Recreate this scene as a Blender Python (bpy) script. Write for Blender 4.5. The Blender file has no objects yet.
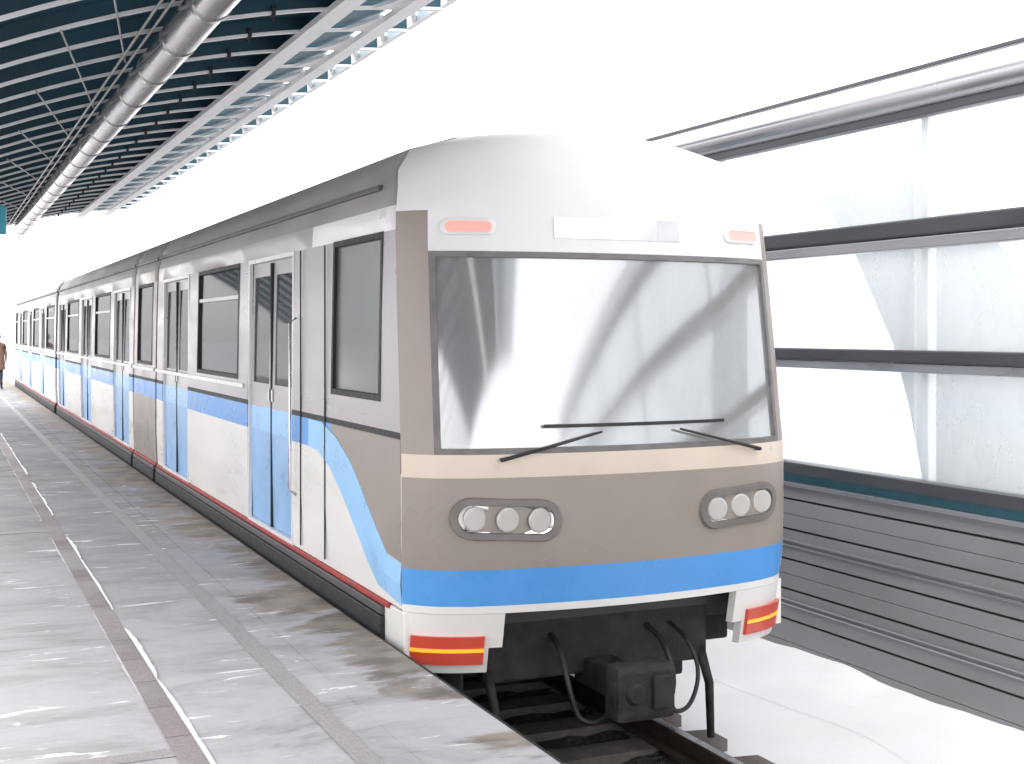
import bpy, bmesh, math, random
from mathutils import Vector, Matrix, noise as mnoise
random.seed(11)
sc = bpy.context.scene
C = sc.collection
R = math.radians

# ------------------------------------------------------------------ materials
def nodes(name):
    m = bpy.data.materials.new(name); m.use_nodes = True
    nt = m.node_tree
    return m, nt, nt.nodes['Principled BSDF']

def paint(name, col, rough=.45, metal=0, var=.12, scale=6., stretch=(1, 1, 1), bump=.0, bscale=60., dirt=None, dirtamt=.0, spec=.5):
    """solid colour with slow tone variation, fine speckle and optional grime"""
    m, nt, b = nodes(name)
    N, L = nt.nodes.new, nt.links.new
    tc = N('ShaderNodeTexCoord'); mp = N('ShaderNodeMapping'); mp.inputs['Scale'].default_value = stretch
    L(tc.outputs['Object'], mp.inputs['Vector'])
    n = N('ShaderNodeTexNoise'); n.inputs['Scale'].default_value = scale; n.inputs['Detail'].default_value = 2.5
    L(mp.outputs[0], n.inputs['Vector'])
    r = N('ShaderNodeMapRange'); r.inputs[1].default_value = .3; r.inputs[2].default_value = .7
    r.inputs[3].default_value = 1 - var; r.inputs[4].default_value = 1 + var
    L(n.outputs['Fac'], r.inputs[0])
    mx = N('ShaderNodeMix'); mx.data_type = 'RGBA'; mx.blend_type = 'MULTIPLY'; mx.inputs[0].default_value = 1
    mx.inputs[6].default_value = (*col, 1); L(r.outputs[0], mx.inputs[7])
    out = mx.outputs[2]
    if dirt:
        n2 = N('ShaderNodeTexNoise'); n2.inputs['Scale'].default_value = scale * .5; n2.inputs['Detail'].default_value = 3; n2.inputs['Roughness'].default_value = .5
        L(mp.outputs[0], n2.inputs['Vector'])
        r2 = N('ShaderNodeMapRange'); r2.interpolation_type = 'SMOOTHSTEP'; r2.inputs[1].default_value = .42; r2.inputs[2].default_value = .85; r2.inputs[4].default_value = dirtamt * .8
        L(n2.outputs['Fac'], r2.inputs[0])
        m2 = N('ShaderNodeMix'); m2.data_type = 'RGBA'; L(r2.outputs[0], m2.inputs[0]); L(out, m2.inputs[6]); m2.inputs[7].default_value = (*dirt, 1)
        out = m2.outputs[2]
    L(out, b.inputs['Base Color'])
    rr = N('ShaderNodeMapRange'); rr.inputs[1].default_value = .3; rr.inputs[2].default_value = .7
    rr.inputs[3].default_value = max(.02, rough - .1); rr.inputs[4].default_value = min(1, rough + .1)
    L(n.outputs['Fac'], rr.inputs[0]); L(rr.outputs[0], b.inputs['Roughness'])
    b.inputs['Metallic'].default_value = metal
    b.inputs['Specular IOR Level'].default_value = spec
    if bump:
        n3 = N('ShaderNodeTexNoise'); n3.inputs['Scale'].default_value = bscale; n3.inputs['Detail'].default_value = 4
        L(tc.outputs['Object'], n3.inputs['Vector'])
        bp = N('ShaderNodeBump'); bp.inputs['Strength'].default_value = bump; bp.inputs['Distance'].default_value = .02
        L(n3.outputs['Fac'], bp.inputs['Height']); L(bp.outputs[0], b.inputs['Normal'])
    return m

def glass(name, tint, refl, rough=.02, glosscol=(1, 1, 1), graze=.5, haze=0, hazecol=(.8, .8, .8)):
    m = bpy.data.materials.new(name); m.use_nodes = True
    nt = m.node_tree; nt.nodes.clear(); N, L = nt.nodes.new, nt.links.new
    o = N('ShaderNodeOutputMaterial'); t = N('ShaderNodeBsdfTransparent'); g = N('ShaderNodeBsdfGlossy')
    t.inputs[0].default_value = (*tint, 1); g.inputs['Roughness'].default_value = rough; g.inputs['Color'].default_value = (*glosscol, 1)
    lw = N('ShaderNodeLayerWeight'); lw.inputs[0].default_value = .35
    mr = N('ShaderNodeMapRange'); mr.inputs[3].default_value = refl; mr.inputs[4].default_value = min(1, refl + graze)
    L(lw.outputs['Fresnel'], mr.inputs[0])
    mx = N('ShaderNodeMixShader'); L(mr.outputs[0], mx.inputs[0]); L(t.outputs[0], mx.inputs[1]); L(g.outputs[0], mx.inputs[2])
    out = mx.outputs[0]
    if haze:   # pale haze put into the glass as a thin uneven scattering film
        df = N('ShaderNodeBsdfDiffuse'); df.inputs[0].default_value = (*hazecol, 1); tl = N('ShaderNodeBsdfTranslucent'); tl.inputs[0].default_value = (*hazecol, 1)
        a = N('ShaderNodeMixShader'); L(df.outputs[0], a.inputs[1]); L(tl.outputs[0], a.inputs[2])
        tc = N('ShaderNodeTexCoord'); mp = N('ShaderNodeMapping'); mp.inputs['Scale'].default_value = (1, 1, .45); L(tc.outputs['Object'], mp.inputs['Vector'])
        n = N('ShaderNodeTexNoise'); n.inputs['Scale'].default_value = 2.6; n.inputs['Detail'].default_value = 9; n.inputs['Roughness'].default_value = .62; L(mp.outputs[0], n.inputs['Vector'])
        r = N('ShaderNodeMapRange'); r.inputs[1].default_value = .3; r.inputs[2].default_value = .7; r.inputs[3].default_value = haze * .85; r.inputs[4].default_value = haze * 1.15; L(n.outputs['Fac'], r.inputs[0])
        b = N('ShaderNodeMixShader'); L(r.outputs[0], b.inputs[0]); L(out, b.inputs[1]); L(a.outputs[0], b.inputs[2]); out = b.outputs[0]
    L(out, o.inputs[0])
    return m

def lamp(name, col, strength):
    m, nt, b = nodes(name)
    b.inputs['Base Color'].default_value = (*col, 1); b.inputs['Roughness'].default_value = .2
    b.inputs['Emission Color'].default_value = (*col, 1); b.inputs['Emission Strength'].default_value = strength
    return m

M = {}
M['cream'] = paint('cream_paint', (.76, .745, .72), .32, var=.05, dirt=(.45, .40, .35), dirtamt=.25, scale=2.2, stretch=(1, .25, 1.2))
M['taupe'] = paint('taupe_paint', (.30, .258, .230), .34, var=.06, scale=2, dirt=(.2, .17, .15), dirtamt=.25)
M['taupesheen'] = paint('warm_beige_sheen', (.62, .53, .44), .35, var=.05, scale=3)  # sheen along the upper edge of the taupe nose, put into the colour
M['palegrey'] = paint('pale_grey_paint', (.74, .73, .73), .35, var=.04, scale=3, dirt=(.5, .48, .46), dirtamt=.3)
M['greyside'] = paint('side_grey_paint', (.40, .38, .385), .35, var=.08, scale=2.5, stretch=(1, .3, 1.5), dirt=(.22, .2, .2), dirtamt=.4)
M['blue'] = paint('blue_paint', (.085, .31, .70), .3, var=.04, scale=4)
M['bluelight'] = paint('door_blue_paint', (.26, .46, .74), .35, var=.07, scale=3, dirt=(.5, .55, .62), dirtamt=.3)
M['darkgasket'] = paint('weathered_gasket', (.16, .152, .15), .6, var=.2, scale=10)
M['rim'] = paint('lamp_rim_grey', (.17, .155, .145), .4, var=.15)
M['blueband'] = paint('pale_blue_paint', (.30, .56, .86), .33, var=.06, scale=4)
M['roofgrey'] = paint('roof_grey_paint', (.33, .31, .31), .5, var=.15, scale=3, stretch=(1, .3, 1), dirt=(.12, .11, .11), dirtamt=.5)
M['rubber'] = paint('black_rubber', (.016, .016, .018), .6, var=.3, scale=20)
M['under'] = paint('dirty_underframe', (.022, .02, .021), .75, var=.5, scale=9, bump=.3, dirt=(.09, .075, .065), dirtamt=.5)
M['solebar'] = paint('dark_grey_solebar', (.075, .072, .075), .5, var=.25, scale=6, stretch=(1, .2, 1))
M['redline'] = paint('dull_red_paint', (.36, .035, .03), .5, var=.2, scale=5)
M['interior'] = paint('interior_laminate', (.42, .41, .40), .6, var=.06)
M['intdark'] = paint('interior_dark', (.07, .068, .07), .7, var=.2)
M['seat'] = paint('seat_vinyl', (.10, .075, .07), .6, var=.2)
M['steel'] = paint('brushed_steel', (.62, .62, .64), .25, metal=1, var=.12, scale=5, stretch=(1, .1, 1))
M['pipe'] = paint('galvanised_pipe', (.60, .58, .58), .22, metal=.9, var=.22, scale=4, stretch=(2, .35, 2), dirt=(.22, .19, .18), dirtamt=.55)
M['pipering'] = paint('pipe_coupling_steel', (.46, .44, .44), .26, metal=.9, var=.2)
M['white'] = paint('white_steel_paint', (.86, .86, .86), .4, var=.05, scale=5, dirt=(.6, .6, .6), dirtamt=.3)
M['deck'] = paint('teal_deck', (.012, .056, .084), .5, var=.3, scale=1.6, stretch=(1, .4, 1))
M['tealpane'] = glass('teal_glazing', (.10, .30, .40), .10, .15)
M['tealpanel'] = paint('teal_infill_panel', (.035, .13, .185), .4, var=.12, scale=3)
M['palepane'] = glass('pale_glazing', (.75, .88, .92), .12, .05)
M['rod'] = paint('rod_steel', (.42, .40, .38), .35, metal=.7, var=.2)
M['black'] = paint('black_fitting', (.02, .02, .022), .5, var=.3)
M['wallgrey'] = paint('grey_cladding', (.25, .25, .26), .45, var=.10, scale=2.5, stretch=(1, .25, 1), dirt=(.28, .26, .26), dirtamt=.35, bump=.05)
M['wallgap'] = paint('cladding_gap', (.035, .035, .04), .7, var=.2)
M['railgrey'] = paint('rail_grey_metal', (.085, .088, .10), .38, metal=.3, var=.15, scale=4, stretch=(1, .2, 1))
M['railpale'] = paint('pale_aluminium', (.55, .55, .57), .28, metal=.75, var=.1, scale=3, stretch=(1, .15, 1))
M['tealtrim'] = paint('teal_trim', (.05, .16, .20), .4, var=.15)
M['wallglass'] = glass('wall_glass', (.93, .95, .96), .012, .04, graze=.10, haze=.28, hazecol=(.86, .88, .89))
M['palefin'] = paint('pale_support_paint', (.80, .82, .83), .5, var=.04, scale=1.5)
M['windscreen'] = glass('windscreen_glass', (.60, .62, .62), .40, .09, (.95, .97, 1.0), haze=.34, hazecol=(.72, .71, .70))
M['winglass'] = glass('tinted_window_glass', (.34, .37, .40), .05, .04, graze=.22, haze=.08, hazecol=(.5, .5, .52))
M['cabglass'] = glass('cab_side_glass', (.78, .80, .80), .10, .12, graze=.2, haze=.22, hazecol=(.6, .6, .6))
M['lens'] = paint('headlamp_lens', (.50, .48, .46), .12, var=.03, spec=.8)
M['chrome'] = paint('reflector_chrome', (.75, .74, .72), .15, metal=1, var=.05)
M['redlamp'] = lamp('red_lamp', (.48, .065, .04), .10)
M['amberlamp'] = lamp('amber_filament', (1., .38, .03), .35)
M['redpale'] = lamp('upper_red_lamp', (.85, .36, .32), .15)
M['railsteel'] = paint('rail_steel', (.16, .12, .10), .45, metal=.6, var=.3, scale=8)
M['railtop'] = paint('rail_head_steel', (.55, .54, .53), .25, metal=1, var=.1)
M['sleeper'] = paint('sleeper_concrete', (.14, .125, .115), .85, var=.3, scale=8, bump=.3)
M['thirdcover'] = paint('third_rail_cover', (.10, .085, .075), .6, var=.2, scale=4)
M['sign'] = paint('teal_sign', (.05, .36, .48), .4, var=.05)
M['coat'] = paint('brown_coat', (.17, .10, .07), .9, var=.2, scale=12, bump=.2)
M['trousers'] = paint('dark_trousers', (.03, .03, .04), .9, var=.2)
M['skin'] = paint('skin', (.55, .36, .28), .5, var=.05)
M['hair'] = paint('dark_hair', (.03, .02, .015), .6, var=.2)

def platform_mat():
    m, nt, b = nodes('frosted_granite'); N, L = nt.nodes.new, nt.links.new
    tc = N('ShaderNodeTexCoord'); P = tc.outputs['Object']
    def mp(s, rot=0):
        q = N('ShaderNodeMapping'); q.inputs['Scale'].default_value = s; q.inputs['Rotation'].default_value = (0, 0, R(rot)); L(P, q.inputs['Vector']); return q.outputs[0]
    def nz(v, s, d=6, r=.55, dist=0):
        n = N('ShaderNodeTexNoise'); n.inputs['Scale'].default_value = s; n.inputs['Detail'].default_value = d; n.inputs['Roughness'].default_value = r; n.inputs['Distortion'].default_value = dist
        L(v, n.inputs['Vector']); return n.outputs['Fac']
    def mrange(v, a, b_, c=0, d=1):
        r = N('ShaderNodeMapRange'); r.interpolation_type = 'SMOOTHSTEP'
        for i, x in ((1, a), (2, b_), (3, c), (4, d)): r.inputs[i].default_value = x
        L(v, r.inputs[0]); return r.outputs[0]
    def mixc(f, a, b_, blend='MIX'):
        x = N('ShaderNodeMix'); x.data_type = 'RGBA'; x.blend_type = blend
        if hasattr(f, 'links'): L(f, x.inputs[0])
        else: x.inputs[0].default_value = f
        for i, v in ((6, a), (7, b_)):
            if isinstance(v, tuple): x.inputs[i].default_value = (*v, 1)
            else: L(v, x.inputs[i])
        return x.outputs[2]
    def math_(op, a, b_):
        x = N('ShaderNodeMath'); x.operation = op
        for i, v in ((0, a), (1, b_)):
            if isinstance(v, (int, float)): x.inputs[i].default_value = v
            else: L(v, x.inputs[i])
        return x.outputs[0]
    sep = N('ShaderNodeSeparateXYZ'); L(P, sep.inputs[0])
    X, Y = sep.outputs[0], sep.outputs[1]
    tone = mrange(nz(mp((.9, 1.2, 1)), 1.1, 10, .68), .3, .7, 0, 1)
    col = mixc(tone, (.29, .283, .293), (.41, .402, .412))
    # slab to slab tone and joints
    br = N('ShaderNodeTexBrick'); br.inputs['Scale'].default_value = 1; br.inputs['Brick Width'].default_value = 1.9; br.inputs['Row Height'].default_value = 1.6
    br.inputs['Mortar Size'].default_value = .006; br.offset = 0; br.inputs['Color1'].default_value = (.92, .92, .92, 1); br.inputs['Color2'].default_value = (1.05, 1.05, 1.05, 1); br.inputs['Mortar'].default_value = (.62, .6, .6, 1)
    L(mp((1, 1, 1)), br.inputs['Vector'])
    col = mixc(.8, col, br.outputs['Color'], 'MULTIPLY')
    # grain
    gr = mrange(nz(mp((1, 1, 1)), 240, 2), .3, .7, .86, 1.14)
    col = mixc(1., col, gr, 'MULTIPLY')
    # darker swept streaks, running across the platform
    st = mrange(nz(mp((.8, 1.9, 1), 4), 1.7, 12, .74, .6), .56, .74, 0, .34)
    col = mixc(st, col, (.25, .242, .248))
    # fine scratches of darker grey
    st2 = mrange(nz(mp((1.1, 6, 1), -5), 2.3, 8, .72, .5), .575, .66, 0, .6)
    col = mixc(st2, col, (.16, .155, .16))
    # frost and snow film, swept
    fr = mrange(nz(mp((.7, 1.5, 1), 6), 1.3, 12, .72, .6), .28, .60, 0, .80)
    nearf = mrange(Y, 5, 14, 1.0, .12)
    fr = math_('MULTIPLY', fr, nearf)
    col = mixc(fr, col, (.60, .59, .61))
    sn = mrange(nz(mp((.9, 3.6, 1), 8), 2.2, 9, .66, .7), .605, .66, 0, .95)
    col = mixc(sn, col, (.90, .90, .92))
    sn2 = mrange(nz(mp((1, 2.4, 1), 12), 3.6, 9, .68, .4), .675, .71, 0, .95)
    col = mixc(sn2, col, (.90, .90, .92))
    # melted, wet brownish patches by the edge
    wn = nz(mp((.55, 1.3, 1)), 1.0, 9, .66, .5)
    wx = mrange(X, 1.25, 2.5, -.30, .165)
    wy = mrange(Y, 5.0, 8.0, -.08, .03)
    wet = mrange(math_('ADD', math_('ADD', wn, wx), wy), .54, .62, 0, 1)
    wc = mixc(mrange(nz(mp((1, 1, 1)), 3, 6), .35, .65), (.16, .135, .108), (.34, .29, .235))
    col = mixc(math_('MULTIPLY', wet, .86), col, wc)
    sn3 = math_('MULTIPLY', mrange(nz(mp((1.4, 7, 1), 5), 2.3, 6, .6, .4), .64, .69, 0, .9), wet)
    col = mixc(sn3, col, (.85, .85, .87))
    L(col, b.inputs['Base Color'])
    L(mrange(wet, 0, 1, .95, .5), b.inputs['Roughness'])
    b.inputs['Specular IOR Level'].default_value = .12
    bp = N('ShaderNodeBump'); bp.inputs['Strength'].default_value = .25; bp.inputs['Distance'].default_value = .01
    L(math_('ADD', nz(mp((1, 1, 1)), 45, 6, .7), sn), bp.inputs['Height']); L(bp.outputs[0], b.inputs['Normal'])
    return m
M['platform'] = platform_mat()

def strip_mat(name, cover, col=(.21, .18, .185)):
    """reddish granite setts in a row, partly under frost"""
    m, nt, b = nodes(name); N, L = nt.nodes.new, nt.links.new
    tc = N('ShaderNodeTexCoord'); P = tc.outputs['Object']
    br = N('ShaderNodeTexBrick'); br.inputs['Scale'].default_value = 1; br.inputs['Brick Width'].default_value = .9; br.inputs['Row Height'].default_value = .5
    br.inputs['Mortar Size'].default_value = .004; br.offset = 0
    br.inputs['Color1'].default_value = (*[c * .85 for c in col], 1); br.inputs['Color2'].default_value = (*[c * 1.2 for c in col], 1); br.inputs['Mortar'].default_value = (.07, .06, .06, 1)
    L(P, br.inputs['Vector'])
    def nz(s, sc_):
        q = N('ShaderNodeMapping'); q.inputs['Scale'].default_value = sc_; L(P, q.inputs['Vector'])
        n = N('ShaderNodeTexNoise'); n.inputs['Scale'].default_value = s; n.inputs['Detail'].default_value = 8; n.inputs['Roughness'].default_value = .65; L(q.outputs[0], n.inputs['Vector']); return n.outputs['Fac']
    def rng(v, a, b_, c, d):
        r = N('ShaderNodeMapRange'); r.interpolation_type = 'SMOOTHSTEP'
        for i, x in ((1, a), (2, b_), (3, c), (4, d)): r.inputs[i].default_value = x
        L(v, r.inputs[0]); return r.outputs[0]
    mx = N('ShaderNodeMix'); mx.data_type = 'RGBA'; L(rng(nz(1.3, (1, .8, 1)), .5 - cover, .75 - cover, 0, .85), mx.inputs[0]); L(br.outputs['Color'], mx.inputs[6]); mx.inputs[7].default_value = (.41, .39, .40, 1)
    m2 = N('ShaderNodeMix'); m2.data_type = 'RGBA'; m2.blend_type = 'MULTIPLY'; m2.inputs[0].default_value = 1; L(mx.outputs[2], m2.inputs[6]); L(rng(nz(90, (1, 1, 1)), .3, .7, .8, 1.2), m2.inputs[7])
    L(m2.outputs[2], b.inputs['Base Color']); b.inputs['Roughness'].default_value = .6
    return m
M['strip'] = strip_mat('red_grey_sett_strip', .10, (.30, .26, .265))
M['stripfaint'] = strip_mat('frosted_sett_strip', .30, (.33, .285, .285))

def snow_mat(name, amount):
    m, nt, b = nodes(name); N, L = nt.nodes.new, nt.links.new
    tc = N('ShaderNodeTexCoord'); P = tc.outputs['Object']
    n = N('ShaderNodeTexNoise'); n.inputs['Scale'].default_value = 1.3; n.inputs['Detail'].default_value = 9; n.inputs['Roughness'].default_value = .65; L(P, n.inputs['Vector'])
    v = N('ShaderNodeTexVoronoi'); v.inputs['Scale'].default_value = 22; L(P, v.inputs['Vector'])
    cr = N('ShaderNodeMix'); cr.data_type = 'RGBA'; cr.inputs[6].default_value = (.03, .027, .026, 1); cr.inputs[7].default_value = (.085, .075, .07, 1); L(v.outputs['Color'], cr.inputs[0])
    r = N('ShaderNodeMapRange'); r.inputs[1].default_value = .62 - amount; r.inputs[2].default_value = .70 - amount; L(n.outputs['Fac'], r.inputs[0])
    mx = N('ShaderNodeMix'); mx.data_type = 'RGBA'; L(r.outputs[0], mx.inputs[0]); L(cr.outputs[2], mx.inputs[6]); mx.inputs[7].default_value = (.86, .86, .88, 1)
    L(mx.outputs[2], b.inputs['Base Color']); b.inputs['Roughness'].default_value = .75
    bp = N('ShaderNodeBump'); bp.inputs['Strength'].default_value = .7; bp.inputs['Distance'].default_value = .05; L(v.outputs['Distance'], bp.inputs['Height'])
    b2 = N('ShaderNodeBump'); b2.inputs['Strength'].default_value = .4; b2.inputs['Distance'].default_value = .1; L(n.outputs['Fac'], b2.inputs['Height']); L(bp.outputs[0], b2.inputs['Normal'])
    L(b2.outputs[0], b.inputs['Normal'])
    return m
M['ballast'] = snow_mat('dark_ballast', -.06)
M['snow'] = paint('trodden_snow', (.86, .86, .88), .7, var=.04, scale=1.5, bump=.5, bscale=6., dirt=(.6, .59, .58), dirtamt=.35)

# ------------------------------------------------------------------ mesh helpers
class MB:
    def __init__(s): s.bm = bmesh.new()
    def face(s, pts, mi=0):
        f = s.bm.faces.new([s.bm.verts.new(p) for p in pts]); f.material_index = mi; return f
    def box(s, lo, hi, bev=0, mi=0):
        r = bmesh.ops.create_cube(s.bm, size=1)
        c = [(a + b) / 2 for a, b in zip(lo, hi)]; d = [b - a for a, b in zip(lo, hi)]
        for v in r['verts']: v.co = Vector((v.co.x * d[0] + c[0], v.co.y * d[1] + c[1], v.co.z * d[2] + c[2]))
        es = list({e for v in r['verts'] for e in v.link_edges}); fs = list({f for v in r['verts'] for f in v.link_faces})
        for f in fs: f.material_index = mi
        if bev:
            q = bmesh.ops.bevel(s.bm, geom=es, offset=bev, segments=2, affect='EDGES', profile=.6)
            for f in q['faces']: f.material_index = mi
        return s
    def tube(s, pts, r, n=10, mi=0, caps=True):
        pts = [Vector(p) for p in pts]; rs = r if isinstance(r, (list, tuple)) else [r] * len(pts); rings = []
        for i, p in enumerate(pts):
            t = (pts[min(i + 1, len(pts) - 1)] - pts[max(i - 1, 0)]).normalized()
            a = t.orthogonal() if abs(t.z) > .95 else t.cross(Vector((0, 0, 1)))
            a.normalize(); b = t.cross(a)
            rings.append([s.bm.verts.new(p + (a * math.cos(2 * math.pi * k / n) + b * math.sin(2 * math.pi * k / n)) * rs[i]) for k in range(n)])
        for A, B in zip(rings, rings[1:]):
            for k in range(n):
                f = s.bm.faces.new((A[k], A[(k + 1) % n], B[(k + 1) % n], B[k])); f.smooth = True; f.material_index = mi
        if caps:
            for g in (rings[0], rings[-1]):
                f = s.bm.faces.new(g); f.material_index = mi
        return s
    def sweep(s, pts, side, w, h, mi=0):
        """rectangular bar along pts; `side` is the fixed width axis, the height axis is normal to both"""
        pts = [Vector(p) for p in pts]; side = Vector(side); rings = []
        for i, p in enumerate(pts):
            t = (pts[min(i + 1, len(pts) - 1)] - pts[max(i - 1, 0)]).normalized(); n = side.cross(t).normalized()
            rings.append([s.bm.verts.new(p + side * (a * w / 2) + n * (b * h / 2)) for a, b in ((-1, -1), (1, -1), (1, 1), (-1, 1))])
        for A, B in zip(rings, rings[1:]):
            for k in range(4):
                f = s.bm.faces.new((A[k], A[(k + 1) % 4], B[(k + 1) % 4], B[k])); f.material_index = mi
        for g in (rings[0], rings[-1]): s.bm.faces.new(g).material_index = mi
        return s
    def prism(s, poly, d, mi=0):
        a = [s.bm.verts.new(p) for p in poly]; d = Vector(d); b = [s.bm.verts.new(Vector(p) + d) for p in poly]; n = len(a)
        s.bm.faces.new(a).material_index = mi; s.bm.faces.new(b[::-1]).material_index = mi
        for k in range(n): s.bm.faces.new((a[k], b[k], b[(k + 1) % n], a[(k + 1) % n])).material_index = mi
        return s
    def shell(s, P, Q, solid, mi=lambda i, j: 0, smooth=False):
        """double-skinned sheet from grids P (outer) and Q (inner); cells with solid(i,j) False are openings"""
        ni, nj = len(P), len(P[0]); vp, vq = {}, {}
        def gv(dct, G, i, j):
            if (i, j) not in dct: dct[i, j] = s.bm.verts.new(G[i][j])
            return dct[i, j]
        ok = lambda i, j: 0 <= i < ni - 1 and 0 <= j < nj - 1 and solid(i, j)
        for i in range(ni - 1):
            for j in range(nj - 1):
                if not ok(i, j): continue
                cs = ((i, j), (i + 1, j), (i + 1, j + 1), (i, j + 1)); m_ = mi(i, j)
                f = s.bm.faces.new([gv(vp, P, *c) for c in cs]); f.material_index = m_; f.smooth = smooth
                f = s.bm.faces.new([gv(vq, Q, *c) for c in cs[::-1]]); f.material_index = m_; f.smooth = smooth
                for (a, b), nb in (((cs[0], cs[1]), (i, j - 1)), ((cs[1], cs[2]), (i + 1, j)), ((cs[2], cs[3]), (i, j + 1)), ((cs[3], cs[0]), (i - 1, j))):
                    if not ok(*nb):
                        f = s.bm.faces.new((gv(vp, P, *b), gv(vp, P, *a), gv(vq, Q, *a), gv(vq, Q, *b))); f.material_index = m_
        return s
    def done(s, name, mats, parent=None, sharp=None):
        bmesh.ops.recalc_face_normals(s.bm, faces=s.bm.faces)
        me = bpy.data.meshes.new(name); s.bm.to_mesh(me); s.bm.free()
        for m in (mats if isinstance(mats, (list, tuple)) else [mats]): me.materials.append(m)
        o = bpy.data.objects.new(name, me); C.objects.link(o)
        if parent is not None:
            top = Vector((0, 0, 0)); q = parent
            while q is not None: top += q.location; q = q.parent
            me.transform(Matrix.Translation(-top)); o.parent = parent
        if sharp: me.set_sharp_from_angle(angle=R(sharp))
        return o

def tag(o, label=None, cat=None, group=None, kind=None):
    for k, v in (('label', label), ('category', cat), ('group', group), ('kind', kind)):
        if v: o[k] = v
    return o
def empty(name, loc, label, cat, group=None):
    o = bpy.data.objects.new(name, None); o.location = loc; o.empty_display_size = .2; C.objects.link(o)
    return tag(o, label, cat, group)
def copy_tree(o, dy, parent=None):
    c = o.copy(); C.objects.link(c)
    if parent is None: c.location.y += dy
    else: c.parent = parent
    for ch in list(o.children): copy_tree(ch, dy, c)
    return c

# ------------------------------------------------------------------ setting
EDGE = 2.44      # platform edge
BED = -1.10
mb = MB(); mb.face([(-500, -500, BED - .03), (500, -500, BED - .03), (500, 900, BED - .03), (-500, 900, BED - .03)])
tag(mb.done('ground', M['snow']), kind='structure')

mb = MB()                                                    # ballast between platform and the far snow
xs = [EDGE + .02 + i * .11 for i in range(22)]; ys = [-8 + j * .22 for j in range(110)] + [16.2 + j * 2 for j in range(30)]
G = [[(x, y, BED + .01 + .05 * mnoise.noise(Vector((x * 3, y * 3, 0))) + .03 * mnoise.noise(Vector((x * 9, y * 9, 4)))) if 0 < i < 21 else (x, y, BED - .01 * (i == 0) - .028 * (i == 21)) for y in ys] for i, x in enumerate(xs)]
vv = [[mb.bm.verts.new(p) for p in row] for row in G]
for i in range(len(xs) - 1):
    for j in range(len(ys) - 1): mb.bm.faces.new((vv[i][j], vv[i + 1][j], vv[i + 1][j + 1], vv[i][j + 1]))
tag(mb.done('track_bed', M['ballast']), kind='structure')

mb = MB(); mb.box((-9, -10, BED - .02), (EDGE - .12, 62, -.12))
tag(mb.done('platform_base', M['under']), kind='structure')
mb = MB(); mb.box((-9.1, -10.1, -.118), (EDGE, 62.1, 0), .012)
tag(mb.done('platform', M['platform']), kind='structure')
mb = MB(); mb.box((EDGE - .1, -10, -.40), (EDGE - .004, 62, -.121)); mb.box((EDGE + .002, -10, -.10), (EDGE + .03, 62, -.012), .006)
tag(mb.done('platform_edge_trim', M['rubber']), kind='structure')
mb = MB(); mb.face([(.95, -10, .004), (1.065, -10, .004), (1.065, 62, .004), (.95, 62, .004)])
tag(mb.done('paving_strip', M['strip']), kind='structure')
mb = MB(); mb.face([(1.64, -10, .004), (1.745, -10, .004), (1.745, 62, .004), (1.64, 62, .004)])
tag(mb.done('paving_strip_frosted', M['stripfaint']), kind='structure')
mb = MB()
for y in (5.72, 12.6, 19.4): mb.face([(-9, y, .0035), (.949, y, .0035), (.949, y + .12, .0035), (-9, y + .12, .0035)])
tag(mb.done('paving_cross_strip', M['stripfaint']), kind='structure')
# ridges of snow lying along the strips
mb = MB()
def ridge(x, y0, y1, w0, side):
    y = y0
    while y < y1:
        ln = random.uniform(.5, 2.2)
        if random.random() < .74:
            n = 12; L_ = []; Rr = []
            w = w0 * random.uniform(.6, 1.1)
            for k in range(n + 1):
                t = k / n; yy = y + t * ln; ww = w * math.sin(math.pi * min(1, max(0, t))) ** .5 * (.75 + .5 * random.random()) + .0008
                L_.append(mb.bm.verts.new((x, yy, .0055))); Rr.append(mb.bm.verts.new((x + side * ww, yy, .0055 + .004)))
            for k in range(n): mb.bm.faces.new((L_[k], Rr[k], Rr[k + 1], L_[k + 1]))
        y += ln * random.uniform(.8, 1.1)
ridge(1.068, 3.5, 34, .026, 1); ridge(.947, 3.5, 30, .016, -1); ridge(1.747, 7.6, 9.2, .008, 1); ridge(1.638, 7.4, 8.2, .006, -1)
tag(mb.done('snow_ridges', M['snow']), kind='stuff')

# low drift of snow along the foot of the glass wall
mb = MB(); ysd = [-6 + .16 * j for j in range(240)]; prof = [0, .15, .3, .45, .6, .75, .9, 1]
def dh(t, y): 
    n = .5 + .5 * mnoise.noise(Vector((y * .5, 3, 0))) + .2 * mnoise.noise(Vector((y * 2.1, 7, t * 2)))
    return (.05 + .16 * max(0, n)) * (t ** 1.6)
gv = [[mb.bm.verts.new((6.978 - (.85 + .3 * mnoise.noise(Vector((y * .7, 1, 1)))) * (1 - t), y, BED - .028 + dh(t, y))) for y in ysd] for t in prof]
for i in range(len(prof) - 1):
    for j in range(len(ysd) - 1): mb.bm.faces.new((gv[i][j], gv[i + 1][j], gv[i + 1][j + 1], gv[i][j + 1])).smooth = True
tag(mb.done('snow_drift', M['snow']), kind='stuff')

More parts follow.
